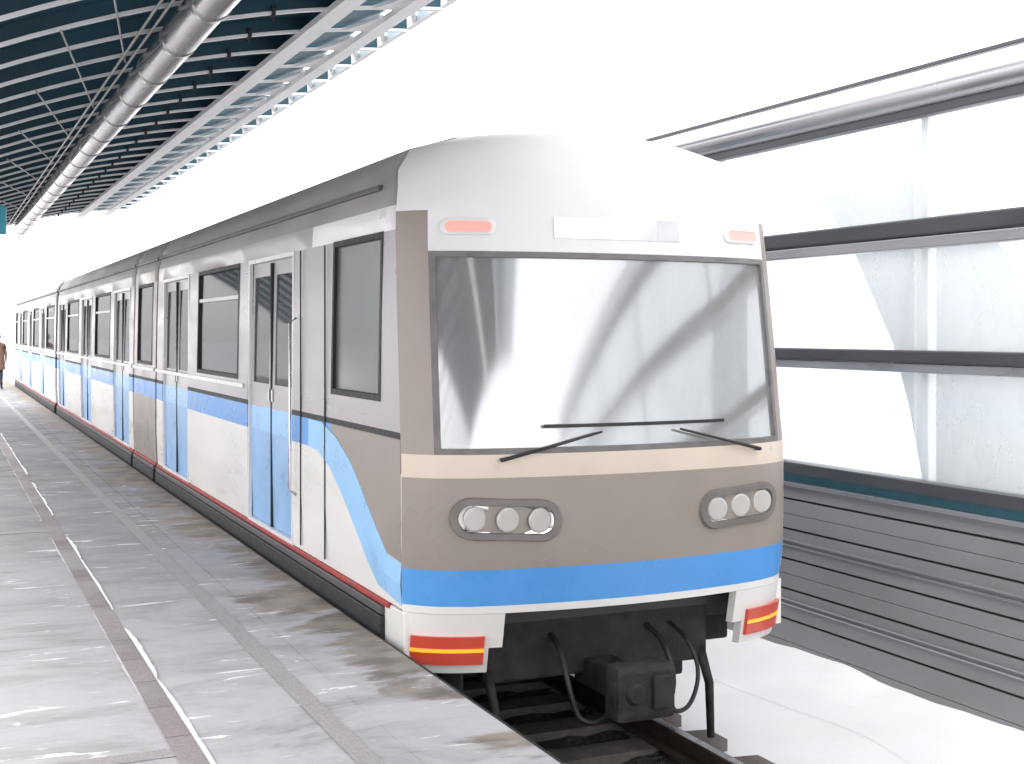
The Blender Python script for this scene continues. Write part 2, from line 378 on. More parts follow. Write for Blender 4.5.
# rails
def rail(x, label):
    mb = MB()
    prof = [(-.07, 0), (.07, 0), (.065, .02), (.01, .035), (.01, .11), (.036, .125), (.036, .155), (-.036, .155), (-.036, .125), (-.01, .11), (-.01, .035), (-.065, .02)]
    mb.prism([(x + a, -8, BED + .07 + b) for a, b in prof], (0, 70, 0))
    mb.box((x - .03, -8, BED + .2255), (x + .03, 62, BED + .2275), mi=1)
    tag(mb.done('running_rail', [M['railsteel'], M['railtop']]), label, 'rail', 'rails under the train')
rail(3.09, 'steel running rail under the train close to the platform wall')
rail(4.61, 'steel running rail under the train on the snowy side')
proto = None
for k in range(34):
    y = 2.2 + k * .62
    if proto is None:
        mb = MB(); mb.prism([(2.55, y, BED - .05), (5.12, y, BED - .05), (5.12, y, BED + .055), (4.9, y, BED + .068), (2.8, y, BED + .068), (2.55, y, BED + .055)], (0, .25, 0))
        proto = tag(mb.done('sleeper', M['sleeper']), 'dark concrete sleeper across the track bed below the train', 'sleeper', 'sleepers below the train')
    else:
        c = proto.copy(); c.location.y += k * .62; C.objects.link(c)

# ------------------------------------------------------------------ the train
TX = 3.85; NOSE = 6.86
train = empty('metro_train', (TX, NOSE, -.87), 'beige and grey metro train with blue stripe and blue doors beside the platform', 'train')
PROF = [(1.335, .20), (1.35, .60), (1.35, 1.00), (1.35, 1.20), (1.348, 1.24), (1.345, 1.41), (1.338, 1.95), (1.325, 2.45), (1.315, 2.60), (1.275, 2.82), (1.16, 2.97), (.86, 3.06), (.45, 3.115), (.001, 3.14)]
def hw(z):
    if z <= PROF[0][1]: return PROF[0][0]
    for (a, b), (c, d) in zip(PROF, PROF[1:]):
        if z <= d: return a + (c - a) * (z - b) / (d - b)
    return .001
def lean(z):
    v = 0
    if z > 1.05: v += .13 * (z - 1.05)
    if z > 2.60: v += .95 * (z - 2.60) ** 2
    if z < .5: v += .10 * (.5 - z)
    return v
def bulge(c): c = abs(c); return .20 * c * c + .17 * c ** 10
def front(c, z, off=0.):
    return Vector((TX + c * (hw(z) - off * .6), NOSE + bulge(c) + lean(z) + off, z))
def ystart(z): return NOSE + bulge(1) + lean(z)

# body shells --------------------------------------------------------------
prof_full = [(-a, b) for a, b in PROF] + [(a, b) for a, b in PROF[::-1][1:]]
NP = len(PROF)
SM = [M['cream'], M['blue'], M['greyside'], M['roofgrey'], M['taupe'], M['palegrey'], M['rubber']]
def body_shell(name, y0, y1, holes, first=False, lower=0, upper=2, band=1, cab_to=None):
    """holes: (ya, yb, kind) kind 'door' opens z .2-2.45, 'win' opens 1.41-2.45"""
    ycuts = sorted({round(v, 4) for v in [y0, y1] + [h[0] for h in holes] + [h[1] for h in holes] + ([cab_to] if cab_to else [])})
    ys = []
    for a, b in zip(ycuts, ycuts[1:]):
        n = max(1, int((b - a) / 1.0)); ys += [a + (b - a) * k / n for k in range(n)]
    ys.append(ycuts[-1])
    P, Q = [], []
    for i, (px, pz) in enumerate(prof_full):
        rp, rq = [], []
        for j, y in enumerate(ys):
            yy = ystart(pz) if (first and j == 0) else y
            d = .05
            qx = px * (1 - d / 1.35); qz = pz - (.05 if pz > 2.6 else 0)
            rp.append((TX + px, yy, pz)); rq.append((TX + qx, yy, qz))
        P.append(rp); Q.append(rq)
    def zr(i):
        a, b = prof_full[i][1], prof_full[i + 1][1]; return min(a, b), max(a, b)
    def solid(i, j):
        z0, z1 = zr(i); ym = (ys[j] + ys[j + 1]) / 2
        for a, b, k in holes:
            if a < ym < b:
                if k == 'door' and z1 <= 2.4501: return False
                if k == 'win' and z0 >= 1.4099 and z1 <= 2.4501: return False
        return True
    def mi(i, j):
        z0, z1 = zr(i); ym = (ys[j] + ys[j + 1]) / 2
        incab = cab_to and ym < cab_to
        if z1 <= 1.0001: return lower
        if z1 <= 1.2001: return 4 if (incab and ym < cab_to - .35) else band
        if z1 <= 1.2401: return 6
        if z1 <= 2.4501: return upper
        if z1 <= 2.6001: return 5 if incab else upper
        return 3
    mb = MB(); mb.shell(P, Q, solid, mi)
    o = mb.done(name, SM, train)
    for p in o.data.polygons:
        if p.center.z + train.location.z > 2.5: p.use_smooth = True
    return o

door_spans = []
def pane(y0, y1, z0, z1, mat, side, parent, inset=.018, name='window'):
    mb = MB(); 
    def xs_(z): return TX + side * (hw(z) - inset)
    mb.shell([[(xs_(z), y, z) for y in (y0, y1)] for z in (z0, (z0 + z1) / 2, z1)], [[(xs_(z) - side * .008, y, z) for y in (y0, y1)] for z in (z0, (z0 + z1) / 2, z1)], lambda i, j: True)
    return mb.done(name, mat, parent)
def ring(y0, y1, z0, z1, side, parent, w=.035, out=.006, mat='rubber', name='window_frame', inn=.03):
    """gasket round an opening, standing a little proud of the skin"""
    def xo(z): return TX + side * (hw(z) + out)
    def xi(z): return TX + side * (hw(z) - inn)
    Y = [y0 - .004, y0 + w, y1 - w, y1 + .004]; Z = [z0 - .004, z0 + w, z1 - w, z1 + .004]
    mb = MB(); mb.shell([[(xo(z), y, z) for y in Y] for z in Z], [[(xi(z), y, z) for y in Y] for z in Z], lambda i, j: not (i == 1 and j == 1))
    return mb.done(name, M[mat], parent)
def window(y0, y1, side, mat='winglass', bars=()):
    f = ring(y0, y1, 1.41, 2.45, side, train, name='window')
    pane(y0 + .03, y1 - .03, 1.44, 2.42, M[mat], side, f, name='pane')
    for z in bars:
        mb = MB(); x = TX + side * (hw(z) - .002); mb.box((min(x, x - side * .03), y0 + .036, z - .017), (max(x, x - side * .03), y1 - .036, z + .017)); mb.done('vent_bar', M['greyside'], f)
def door(y0, y1, side, mat):
    """a pair of leaves; each leaf is a part with its own window and rubber seal"""
    mid = (y0 + y1) / 2
    for a, b, s_ in ((y0 + .012, mid - .006, 1), (mid + .006, y1 - .012, -1)):
        w = .09
        Y = [a, a + w, b - w, b]; Z = [.075, .20, 1.0, 1.2, 1.40, 2.30, 2.44]
        xo = lambda z: TX + side * (hw(z) - .028); xi = lambda z: TX + side * (hw(z) - .065)
        mb = MB(); mb.shell([[(xo(z), y, z) for y in Y] for z in Z], [[(xi(z), y, z) for y in Y] for z in Z], lambda i, j: not (i == 4 and j == 1), lambda i, j: (1 if i == 2 else (0 if i < 2 else 2)))
        d = mb.done('door', [mat, M['blueband'], M['greyside']], train)
        mb = MB(); mb.shell([[(xo(z) - side * .008, y, z) for y in (a + w - .005, b - w + .005)] for z in (1.395, 1.9, 2.305)], [[(xo(z) - side * .014, y, z) for y in (a + w - .005, b - w + .005)] for z in (1.395, 1.9, 2.305)], lambda i, j: True); mb.done('pane', M['winglass'], d)
        e = b + .002 if s_ == 1 else a - .002
        mb = MB(); xx = sorted((xo(1) + side * .004, xi(1))); mb.box((xx[0], e - .012, .10), (xx[1], e + .012, 2.40)); mb.done('door_seal', M['rubber'], d)
        hy = b - .05 if s_ == 1 else a + .05
        mb = MB(); xx = sorted((xo(1), xo(1) + side * .014)); mb.box((xx[0], hy - .012, 1.26), (xx[1], hy + .012, 1.36), .004); mb.done('handle', M['steel'], d)
    ring(y0, y1, .2, 2.45, side, train, w=.03, mat='palegrey', name='door_frame', inn=.02, out=.010)

# section A: cab, door, windows, door;  section G: articulation;  B, E behind
A0, A1 = NOSE + .4, 16.45
cabwin = (7.64, 8.72); d1 = (9.80, 11.35); w1 = (11.75, 13.75); d2 = (14.3, 16.0)
holesA = [(*cabwin, 'win'), (*d1, 'door'), (*w1, 'win'), (*d2, 'door')]
body_shell('carriage_body', A0, A1, holesA, first=True, cab_to=9.3)
G0, G1 = 16.55, 18.45
gw = (16.85, 18.15)
body_shell('articulation_body', G0, G1, [(*gw, 'win')], lower=4, upper=4)
B0, B1 = 18.55, 30.75
holesB = [(18.95, 20.75, 'door'), (21.2, 23.3, 'win'), (23.8, 25.6, 'door'), (26.1, 28.4, 'win'), (28.8, 30.4, 'door')]
body_shell('carriage_body', B0, B1, holesB)
E0, E1 = 31.25, 47.6
holesE = [(31.7, 34.0, 'win'), (34.4, 36.1, 'door'), (36.5, 38.7, 'win'), (39.1, 40.8, 'door'), (41.2, 43.4, 'win'), (43.8, 45.5, 'door'), (45.9, 47.2, 'win')]
body_shell('carriage_body', E0, E1, holesE)
for side in (-1, 1):
    window(*cabwin, side, 'cabglass')
    window(*w1, side, bars=(2.15,))
    window(*gw, side)
    for h in holesB + holesE:
        if h[2] == 'win': window(h[0], h[1], side, bars=(2.15,))
    for a in (d1, d2): door(*a, side, M['bluelight'])
    for h in holesB + holesE:
        if h[2] == 'door': door(h[0], h[1], side, M['bluelight'])
# gaps between sections
for a, b in ((A1 - .02, G0 + .02), (G1 - .02, B0 + .02), (B1 - .03, E0 + .03)):
    mb = MB(); n = max(1, round((b - a) / .1)); 
    for k in range(n):
        s_ = .96 if k % 2 == 0 else .93
        ya, yb = a + (b - a) * k / n, a + (b - a) * (k + 1) / n
        mb.prism([(TX + p * s_, ya, .12 + (q - .12) * (.985 if k % 2 == 0 else .975)) for p, q in prof_full if True], (0, yb - ya, 0))
    mb.done('bellows', M['rubber'], train)
# gutter line along the roof edge
for y0, y1 in ((A0 + .5, A1), (G0, G1), (B0, B1), (E0, E1)):
    for side in (-1, 1):
        mb = MB(); x = TX + side * 1.298; mb.box((x - .022, y0, 2.72), (x + .022, y1, 2.752), .006); mb.done('gutter', M['solebar'], train)
        mb = MB(); x = TX + side * 1.354; mb.box((x - .010, max(y0 + .1, 11.5), 1.335), (x + .010, y1, 1.375), .004)
        mb.done('waist_rail', M['palegrey'], train)
# solebar, red line, floor sill
for y0, y1 in ((NOSE + .62, A1), (G0, G1), (B0, B1), (E0, E1)):
    for side in (-1, 1):
        x0, x1 = sorted((TX + side * 1.30, TX + side * 1.352))
        mb = MB(); mb.box((x0, y0, .165), (x1, y1, .197), .006); mb.done('red_lining', M['redline'], train)
        x0, x1 = sorted((TX + side * 1.22, TX + side * 1.362))
        mb = MB(); mb.box((x0, y0 + .1, .105), (x1, y1, .16), .01); mb.box((x0 - .005, y0 + .1, -.10), (x1 - .02, y1, .10), .01, 1); mb.done('solebar', [M['solebar'], M['rubber']], train)
# underframe: floor slab, equipment boxes
for y0, y1 in ((NOSE + .55, A1), (G0 - .05, G1 + .05), (B0, B1), (E0, E1)):
    mb = MB(); mb.box((TX - 1.28, y0, -.06), (TX + 1.28, y1, .05)); mb.done('floor', M['intdark'], train)
    mb = MB(); mb.box((TX - 1.2, y0 + .25, -.30), (TX + 1.2, y1 - .1, -.065), .03)
    y = y0 + 3.2
    while y < y1 - 3.2:
        mb.box((TX - 1.15, y, -.62), (TX - .2, y + 1.3, -.305), .04); mb.box((TX + .15, y + .2, -.58), (TX + 1.15, y + 1.1, -.305), .04); y += 1.6
    mb.done('underframe', M['under'], train)
def bogie(y):
    mb = MB()
    for s_ in (-1, 1):
        mb.box((TX + s_ * .99 - .06, y - 1.35, -.62), (TX + s_ * .99 + .06, y + 1.35, -.42), .03)
        for a in (-1.05, 1.05): mb.box((TX + s_ * .98 - .11, y + a - .17, -.66), (TX + s_ * .98 + .11, y + a + .17, -.36), .04)
    mb.box((TX - .9, y - .2, -.60), (TX + .9, y + .2, -.40), .04)
    b = mb.done('bogie', M['under'], train)
    for a in (-1.05, 1.05):
        mb = MB(); mb.tube([(TX - .8, y + a, -.475), (TX + .8, y + a, -.475)], .07, 12)
        for s_ in (-1, 1):
            mb.tube([(TX + s_ * .70, y + a, -.475), (TX + s_ * .715, y + a, -.475), (TX + s_ * .83, y + a, -.475)], [.43, .40, .39], 32)
        mb.done('wheelset', M['solebar'], b)
for y in (NOSE + 2.5, 17.5, 28.3, 34.0, 45): bogie(y)

# front mask ----------------------------------------------------------------
zs = [.19, .235, .345, .45, .5, .70, .90, .985, 1.06, 1.12, 1.155, 1.45, 1.75, 2.05, 2.28, 2.315, 2.40, 2.56, 2.70, 2.82, 2.90, 2.97, 3.02, 3.06, 3.10, 3.138]
cs = [-1, -.985, -.965, -.93, -.89, -.865, -.75, -.6, -.4, -.2, 0, .2, .4, .6, .75, .865, .89, .93, .965, .985, 1]
cl = cs.index(-.865); cr_ = cs.index(.865); zb = zs.index(1.155); zt = zs.index(2.28)
P = [[front(c, z) for c in cs] for z in zs]; Q = [[front(c, z, .05) for c in cs] for z in zs]
FM = [M['palegrey'], M['blue'], M['taupe'], M['taupesheen'], M['darkgasket'], M['cream']]
def fmi(i, j):
    z = (zs[i] + zs[i + 1]) / 2; c = (cs[j] + cs[j + 1]) / 2
    if z < .235: return 5
    if z < .45: return 1
    if z < .985: return 2
    if z < 1.12: return 3  # painted sheen strip below the windscreen
    if abs(c) < .89 and (z < 1.155 or 2.28 < z < 2.315) or (.865 < abs(c) < .89 and 1.12 < z < 2.315): return 4
    if abs(c) > .89 and z < 2.5: return 2
    return 0
mb = MB(); mb.shell(P, Q, lambda i, j: not (zb <= i < zt and cl <= j < cr_), fmi, smooth=True)
mask = mb.done('front_mask', FM, train, sharp=40)
# windscreen
zz = zs[zb - 0:zt + 1]; zz = [1.145] + zs[zb + 1:zt] + [2.29]; cc = [-.872] + cs[cl + 1:cr_] + [.872]
mb = MB(); mb.shell([[front(c, z, .016) for c in cc] for z in zz], [[front(c, z, .026) for c in cc] for z in zz], lambda i, j: True, smooth=True)
ws = mb.done('windscreen', M['windscreen'], train, sharp=40)
# wipers
for c0, c1, z1 in ((-.62, -.16, 1.24), (.70, .24, 1.24)):
    mb = MB(); a = front(c0, 1.09, -.035); b = front(c1, z1, -.03); mb.tube([front(c0, 1.09, .01), a, a.lerp(b, .5) + Vector((0, -.015, 0)), b], [.012, .012, .009, .007], 8)
    t = [front(c1 + d, z1 + .04, -.012) for d in (-.26, -.13, 0, .13, .26)]
    mb.sweep(t, (1, 0, 0), .014, .02); mb.done('wiper', M['black'], train)
# headlamp clusters: stadium shaped rim, glass and lamps
def stadium(cu, cz, w, h, off, n=10, tilt=0):
    pts = []
    r = h / 2
    for k in range(n + 1):
        a = -math.pi / 2 + math.pi * k / n; pts.append((w / 2 - r + r * math.cos(a), r * math.sin(a)))
    for k in range(n + 1):
        a = math.pi / 2 + math.pi * k / n; pts.append((-w / 2 + r + r * math.cos(a), r * math.sin(a)))
    return [front((cu + p) / 1.35, cz + q + tilt * p, off) for p, q in pts]
for s_ in (-1, 1):
    cu, cz = s_ * .80, .74; t = s_ * .05
    mb = MB(); o1, o2, o3, o4 = (stadium(cu, cz, w, h, o, tilt=t) for w, h, o in ((.66, .25, -.002), (.645, .235, -.022), (.57, .165, -.022), (.56, .155, -.003)))
    for A, B in ((o1, o2), (o2, o3), (o3, o4)):
        va = [mb.bm.verts.new(p) for p in A]; vb = [mb.bm.verts.new(p) for p in B]; n = len(A)
        for k in range(n): mb.bm.faces.new((va[k], va[(k + 1) % n], vb[(k + 1) % n], vb[k]))
    hl = mb.done('headlight', M['rim'], train)
    mb = MB(); mb.bm.faces.new([mb.bm.verts.new(p) for p in stadium(cu, cz, .565, .16, -.004, tilt=t)]); mb.done('reflector', M['chrome'], hl)
    for d in (-.19, 0, .19):
        c0 = front((cu + d) / 1.35, cz + t * d, -.006); 
        mb = MB(); mb.tube([c0, c0 + Vector((0, -.006, 0)), c0 + Vector((0, -.009, 0))], [.074, .072, .06], 24); mb.done('lens', M['lens'], hl)
# (glass covers)
# red marker lamps above the windscreen
for s_ in (-1, 1):
    c0, z0 = s_ * .72, 2.46
    mb = MB(); o1, o2, o3 = (stadium(c0 * 1.35, z0, w, h, o) for w, h, o in ((.34, .105, .01), (.325, .095, -.014), (.27, .065, -.02)))
    for A, B in ((o1, o2), (o2, o3)):
        va = [mb.bm.verts.new(p) for p in A]; vb = [mb.bm.verts.new(p) for p in B]; n = len(A)
        for k in range(n): mb.bm.faces.new((va[k], va[(k + 1) % n], vb[(k + 1) % n], vb[k]))
    h = mb.done('marker_light', M['palegrey'], train)
    mb = MB(); mb.bm.faces.new([mb.bm.verts.new(p) for p in stadium(c0 * 1.35, z0, .28, .07, -.017)]); mb.done('lens', M['redpale'], h)
# destination box pane
mb = MB(); mb.shell([[front(c, z, -.004) for c in (-.33, -.2, -.1, 0, .1, .2, .33)] for z in (2.40, 2.53)], [[front(c, z, .01) for c in (-.33, -.2, -.1, 0, .1, .2, .33)] for z in (2.40, 2.53)], lambda i, j: True); mb.done('destination_panel', M['railpale'], train)
# diagonal blue stripe on the cab side, from the waist down to the nose
for side in (-1, 1):
    x = lambda z: TX + side * (hw(z) + .0035)
    poly = [(9.30, 1.2), (8.95, 1.2), (8.55, 1.13), (8.2, .98), (7.42, .47), (7.30, .47), (7.30, .22), (7.50, .22), (7.70, .28), (8.4, .76), (8.72, .93), (9.0, 1.0), (9.30, 1.0)]
    top = [(9.30, 1.2), (8.95, 1.195), (8.6, 1.12), (8.25, .98), (7.95, .79), (7.7, .62), (7.5, .49), (7.236, .472)]
    bot = [(9.30, 1.0), (9.05, .985), (8.75, .90), (8.45, .75), (8.15, .56), (7.9, .38), (7.7, .27), (7.262, .222)]
    mb = MB(); rows = [[(x(z), y, z) for y, z in top], [(x(.6), (a + c) / 2, (b + d) / 2) for (a, b), (c, d) in zip(top, bot)], [(x(z), y, z) for y, z in bot]]
    inn = [[(px - side * .003, py, pz) for px, py, pz in r] for r in rows]
    mb.shell(rows, inn, lambda i, j: True); mb.done('diagonal_stripe', M['blueband'], train)
    # taupe above the diagonal joins nose colour
    up = [(8.6, 1.19), (8.55, 1.11), (8.25, .985), (7.95, .795), (7.7, .625), (7.5, .495), (7.236, .477)]
    rows = [[(TX + side * (hw(1.1) + .003), y, 1.195) for y, z in up], [(TX + side * (hw(max(z, .62)) + .003), y, max(z, .62)) for y, z in up], [(TX + side * (hw(z) + .003), y, z - (.001 if z >= .62 else 0)) for y, z in up]]
    rows[0] = [(px, py if py > 7.3 else ystart(1.195) + .002, pz) for px, py, pz in rows[0]]
    inn = [[(px - side * .0025, py, pz) for px, py, pz in r] for r in rows]
    mb = MB(); mb.shell(rows, inn, lambda i, j: True); mb.done('cab_side_panel', M['taupe'], train)
# lower apron: corner pieces with red lamps, open middle with the coupler
for s_ in (-1, 1):
    c2 = [s_ * v for v in (.60, .66, .74, .82, .90, .95, .98, 1.0)]; z2 = [-.17, -.12, -.02, .08, .188]
    def fr(c, z, o): 
        v = front(c, .2, o); v.z = z; v.y += .22 * max(0, .2 - z); return v
    mb = MB(); mb.shell([[fr(c, z, 0) for c in c2] for z in z2], [[fr(c, z, .05) for c in c2] for z in z2], lambda i, j: not (j == 0 and i < 2), smooth=True); mb.done('apron', M['cream'], train, sharp=45)
    # side return of the apron
    xs_ = TX + s_ * 1.335
    mb = MB(); mb.box((min(xs_, xs_ - s_ * .05), NOSE + .37, -.12), (max(xs_, xs_ - s_ * .05), NOSE + .78, .185), .012); mb.done('apron_side', M['cream'], train)
    cx = [s_ * v for v in (.68, .76, .84, .92, .965)]; zl = (-.115, .055)
    mb = MB(); mb.shell([[fr(c, z, -.022) for c in cx] for z in zl], [[fr(c, z, .01) for c in cx] for z in zl], lambda i, j: True, smooth=True); tl = mb.done('tail_light', M['redlamp'], train, sharp=45)
    mb = MB(); mb.shell([[fr(c, z, -.026) for c in cx] for z in (-.04, -.018)], [[fr(c, z, -.0215) for c in cx] for z in (-.04, -.018)], lambda i, j: True); mb.done('amber_strip', M['amberlamp'], tl)
# end bulkhead below the floor and the coupler
mb = MB(); mb.box((TX - .8, NOSE + .45, -.32), (TX + .8, NOSE + .55, .19), .02); mb.done('headstock', M['under'], train)
mb = MB(); mb.box((TX - .11, NOSE + .0, -.40), (TX + .11, NOSE + .6, -.22), .03); mb.box((TX - .20, NOSE - .16, -.47), (TX + .20, NOSE + .02, -.14), .04)
mb.tube([(TX - .08, NOSE - .19, -.30), (TX - .08, NOSE - .12, -.30)], [.05, .09], 16); mb.box((TX + .03, NOSE - .19, -.40), (TX + .15, NOSE - .14, -.20), .015)
cp = mb.done('coupler', M['under'], train)
def smooth(p, k=3):
    p = [Vector(v) for v in p]
    for _ in range(k): p = [p[0]] + [a.lerp(b, t) for a, b in zip(p, p[1:]) for t in (.25, .75)] + [p[-1]]
    return p
for s_, r in ((-1, .018), (1, .018), (1.5, .014)):
    mb = MB(); mb.tube(smooth([(TX + s_ * .34, NOSE + .44, -.05), (TX + s_ * .36, NOSE + .26, -.12), (TX + s_ * .37, NOSE + .14, -.30), (TX + s_ * .32, NOSE + .12, -.50), (TX + s_ * .22, NOSE + .06, -.52), (TX + s_ * .16, NOSE - .02, -.42)]), r, 10); mb.done('hose', M['black'], cp)
for s_ in (-1, 1):   # lifeguard irons above the rails
    mb = MB(); mb.tube([(TX + s_ * .76, NOSE + .5, -.2), (TX + s_ * .76, NOSE + .36, -.45), (TX + s_ * .76, NOSE + .34, -.80)], [.035, .03, .025], 8); mb.done('lifeguard', M['under'], train)
# cab door line and grab rail, side mirror
for side in (-1,):
    mb = MB(); x = TX + side * 1.353
    for y in (8.86, 9.52): mb.box((x - .004, y - .008, .24), (x + .004, y + .008, 2.44))
    mb.done('cab_door_gap', M['rubber'], train)
    mb = MB(); x = TX + side * 1.40; mb.tube([(x + .05, 9.66, .6), (x, 9.66, .64), (x, 9.66, 1.9), (x + .05, 9.66, 1.94)], .010, 8); mb.done('grab_rail', M['steel'], train)
# interior: cab bulkhead, desk, ceiling, benches, poles
mb = MB(); mb.box((TX - 1.29, 9.45, .05), (TX + 1.29, 9.5, 2.7)); mb.done('cab_bulkhead', M['interior'], train)
mb = MB(); mb.prism([(TX - 1.2, NOSE + .42, .05), (TX - 1.2, NOSE + .42, 1.08), (TX - 1.2, NOSE + .62, 1.10), (TX - 1.2, NOSE + .95, .92), (TX - 1.2, NOSE + .95, .05)], (2.4, 0, 0)); mb.done('driver_desk', M['intdark'], train)
mb = MB(); mb.box((TX + .15, 8.45, .5), (TX + .65, 8.9, .6), .04); mb.box((TX + .15, 8.86, .6), (TX + .65, 8.96, 1.35), .04); mb.box((TX + .35, 8.6, .05), (TX + .45, 8.75, .5)); mb.done('driver_seat', M['seat'], train)
for y0, y1 in ((9.5, A1), (G0, G1), (B0, B1), (E0, E1)):
    mb = MB(); mb.box((TX - 1.18, y0, 2.60), (TX + 1.18, y1, 2.64)); mb.done('interior_ceiling', M['interior'], train)
for h in holesA + holesB + holesE + [(*gw, 'win')]:
    if h[2] == 'win' and h[0] > 9:
        for s_ in (-1, 1):
            mb = MB(); mb.box((TX + s_ * 1.05 - .23, h[0], .40), (TX + s_ * 1.05 + .23, h[1], .52), .03); mb.box((TX + s_ * 1.24 - .04, h[0], .52), (TX + s_ * 1.24 + .04, h[1], 1.05), .03); mb.done('bench', M['seat'], train)
            for y in (h[0], h[1]):
                mb = MB(); mb.tube([(TX + s_ * .80, y, .05), (TX + s_ * .80, y, 2.6)], .017, 8); mb.done('pole', M['steel'], train)
mb = MB(); mb.box((TX - 1.26, E1 - .04, .05), (TX + 1.26, E1 - .001, 2.5)); mb.done('end_wall', M['taupe'], train)

# ------------------------------------------------------------------ glass wall beyond the track
WX = 6.98
wall = empty('glass_wall', (WX, 8, BED), 'tall glass screen wall with grey rails and grey board base beyond the train', 'wall')
WY0, WY1 = -6.98, 61.02
zl = [-1.13, -.94, -.74, -.605, -.47, -.335, -.20, -.065, .07, .205, .34, .46]
MAIN = (-.74, -.47, -.20, .07, .34)      # wide joints; the others are hairline
for a, b in zip(zl, zl[1:]):
    mb = MB(); mb.box((WX, WY0, a + (.010 if a in MAIN else .0025)), (WX + .05, WY1, b - (.010 if b in MAIN else .0025)), .003); mb.done('cladding_board', M['wallgrey'], wall)
mb = MB(); mb.box((WX + .026, WY0, -1.13), (WX + .10, WY1, .455)); mb.done('backing', M['wallgap'], wall)
for z in (-.05, -.58):
    mb = MB()
    for d in (-.022, .022): mb.box((WX - .016, WY0, z + d - .008), (WX - .001, WY1, z + d + .008), .003)
    mb.done('light_trim', M['railpale'], wall)
mb = MB(); mb.box((WX - .03, WY0, .462), (WX + .12, WY1, .50), .004); mb.done('sill_trim', M['railpale'], wall)
mb = MB(); mb.box((WX - .01, WY0, .503), (WX + .10, WY1, .575), .004); mb.done('teal_trim', M['tealtrim'], wall)
mb = MB(); mb.box((WX - .06, WY0, .578), (WX + .12, WY1, .68), .012); mb.done('sill', M['railgrey'], wall)
def transom(z0, z1):
    mb = MB(); h = z1 - z0
    mb.box((WX - .05, WY0, z0 + h * .42), (WX + .10, WY1, z1), .015); mb.box((WX - .03, WY0, z0), (WX + .08, WY1, z0 + h * .40), .012, 1)
    mb.done('transom', [M['railgrey'], M['railpale']], wall)
transom(1.515, 1.69); transom(2.48, 2.71)
mb = MB(); mb.tube([(WX, WY0, 3.70), (WX, WY1, 3.70)], .135, 20); mb.done('top_tube', M['railpale'], wall)
mb = MB(); mb.box((WX - .04, WY0, 3.50), (WX + .08, WY1, 3.57), .01); mb.done('head_rail', M['railgrey'], wall)
mb = MB(); mb.box((WX - .05, WY0, 3.86), (WX + .02, WY1, 3.89), .006); mb.done('cap_trim', M['railgrey'], wall)
y = WY0; k = 0
while y < WY1 - .1:
    mb = MB(); mb.box((WX + .125, y - .04, BED - .03), (WX + .21, y + .04, 3.60), .01); mb.done('post', M['white'], wall)
    for z0, z1 in ((.682, 1.513), (1.692, 2.478), (2.712, 3.498)):
        if y < 28:
            mb = MB(); mb.box((WX + .03, y + .006, z0), (WX + .042, y + 2.994, z1)); mb.done('glass_pane', M['wallglass'], wall)
    y += 3; k += 1
for z0, z1 in ((.682, 1.513), (1.692, 2.478), (2.712, 3.498)):
    mb = MB(); mb.box((WX + .03, 29.03, z0), (WX + .042, WY1 - .006, z1)); mb.done('glass_pane', M['wallglass'], wall)
# broad slanting supports seen through the glass
LB = {0: 'nearest pale slanting support behind the glass wall at the right edge', 1: 'broad pale slanting support behind the glass wall just right of the train nose',
      2: 'pale slanting support behind the glass wall and the train cab'}
for k in range(6):
    y = 3.7 + 3.9 * k
    mb = MB(); mb.prism([(8.0, y + a, b) for a, b in ((-.2, BED), (1.4, BED), (1.45, .5), (1.63, 1.16), (1.84, 1.71), (2.4, 2.6), (3.15, 3.45), (1.6, 3.45), (.97, 3.02), (.4, 2.4), (0, 1.4), (-.15, .5))], (.16, 0, 0))
    tag(mb.done('slanting_support', M['palefin']), LB.get(k, 'pale slanting support beyond the glass wall hidden behind the passenger cars'), 'support', 'slanting supports behind the glass wall')

# ------------------------------------------------------------------ canopy
EYE = 1.84
def rz(x): return EYE + 2.62 + (x - 2.88) * .152 - .05 * (x - 2.88) ** 2
CY0, CY1, SP = -5.2, 30.9, .86
canopy = empty('station_canopy', (-4.6, 0, 0), 'curved teal platform canopy on white ribs with a glazed lattice edge', 'canopy')
XL = [-4.75 + k * .35 for k in range(26)]
XD = [x for x in [-.6 + k * .2 for k in range(28)] if x < 2.9] + [2.99]
mb = MB()
P = [[(x, y, rz(x) + .115) for y in (CY0, 5, 15, CY1)] for x in XD]; Q = [[(x, y, rz(x) + .165) for y in (CY0, 5, 15, CY1)] for x in XD]
mb.shell(P, Q, lambda i, j: True, smooth=True); mb.done('roof_deck', M['deck'], canopy, sharp=40)
nr = int((CY1 - CY0) / SP) + 1
XR = [-4.75] + [-4.5 + k * .3 for k in range(28)] + [3.93]
XR = [x for x in XR if x <= 4.0]
rib0 = None; clamp_me = None
mbp = MB(); mbp.sweep([(x, CY0, rz(x) + .0625) for x in XR], (0, 1, 0), .012, .10, 1); mbp.sweep([(x, CY0, rz(x) - .006) for x in XR], (0, 1, 0), .05, .024)
rib0 = mbp.done('rib', [M['white'], M['deck']], canopy)
mbc = MB(); x = 2.47; mbc.box((x - .016, CY0 - .04, rz(x) - .035), (x + .016, CY0 + .04, rz(x) + .05), .005); mbc.box((x - .007, CY0 - .03, rz(x) - .075), (x + .007, CY0 - .015, rz(x) - .03))
cl0 = mbc.done('clamp', M['black'], rib0)
for k in range(1, nr):
    c = rib0.copy(); C.objects.link(c); c.parent = canopy; c.location.y += k * SP
    d = cl0.copy(); C.objects.link(d); d.parent = c
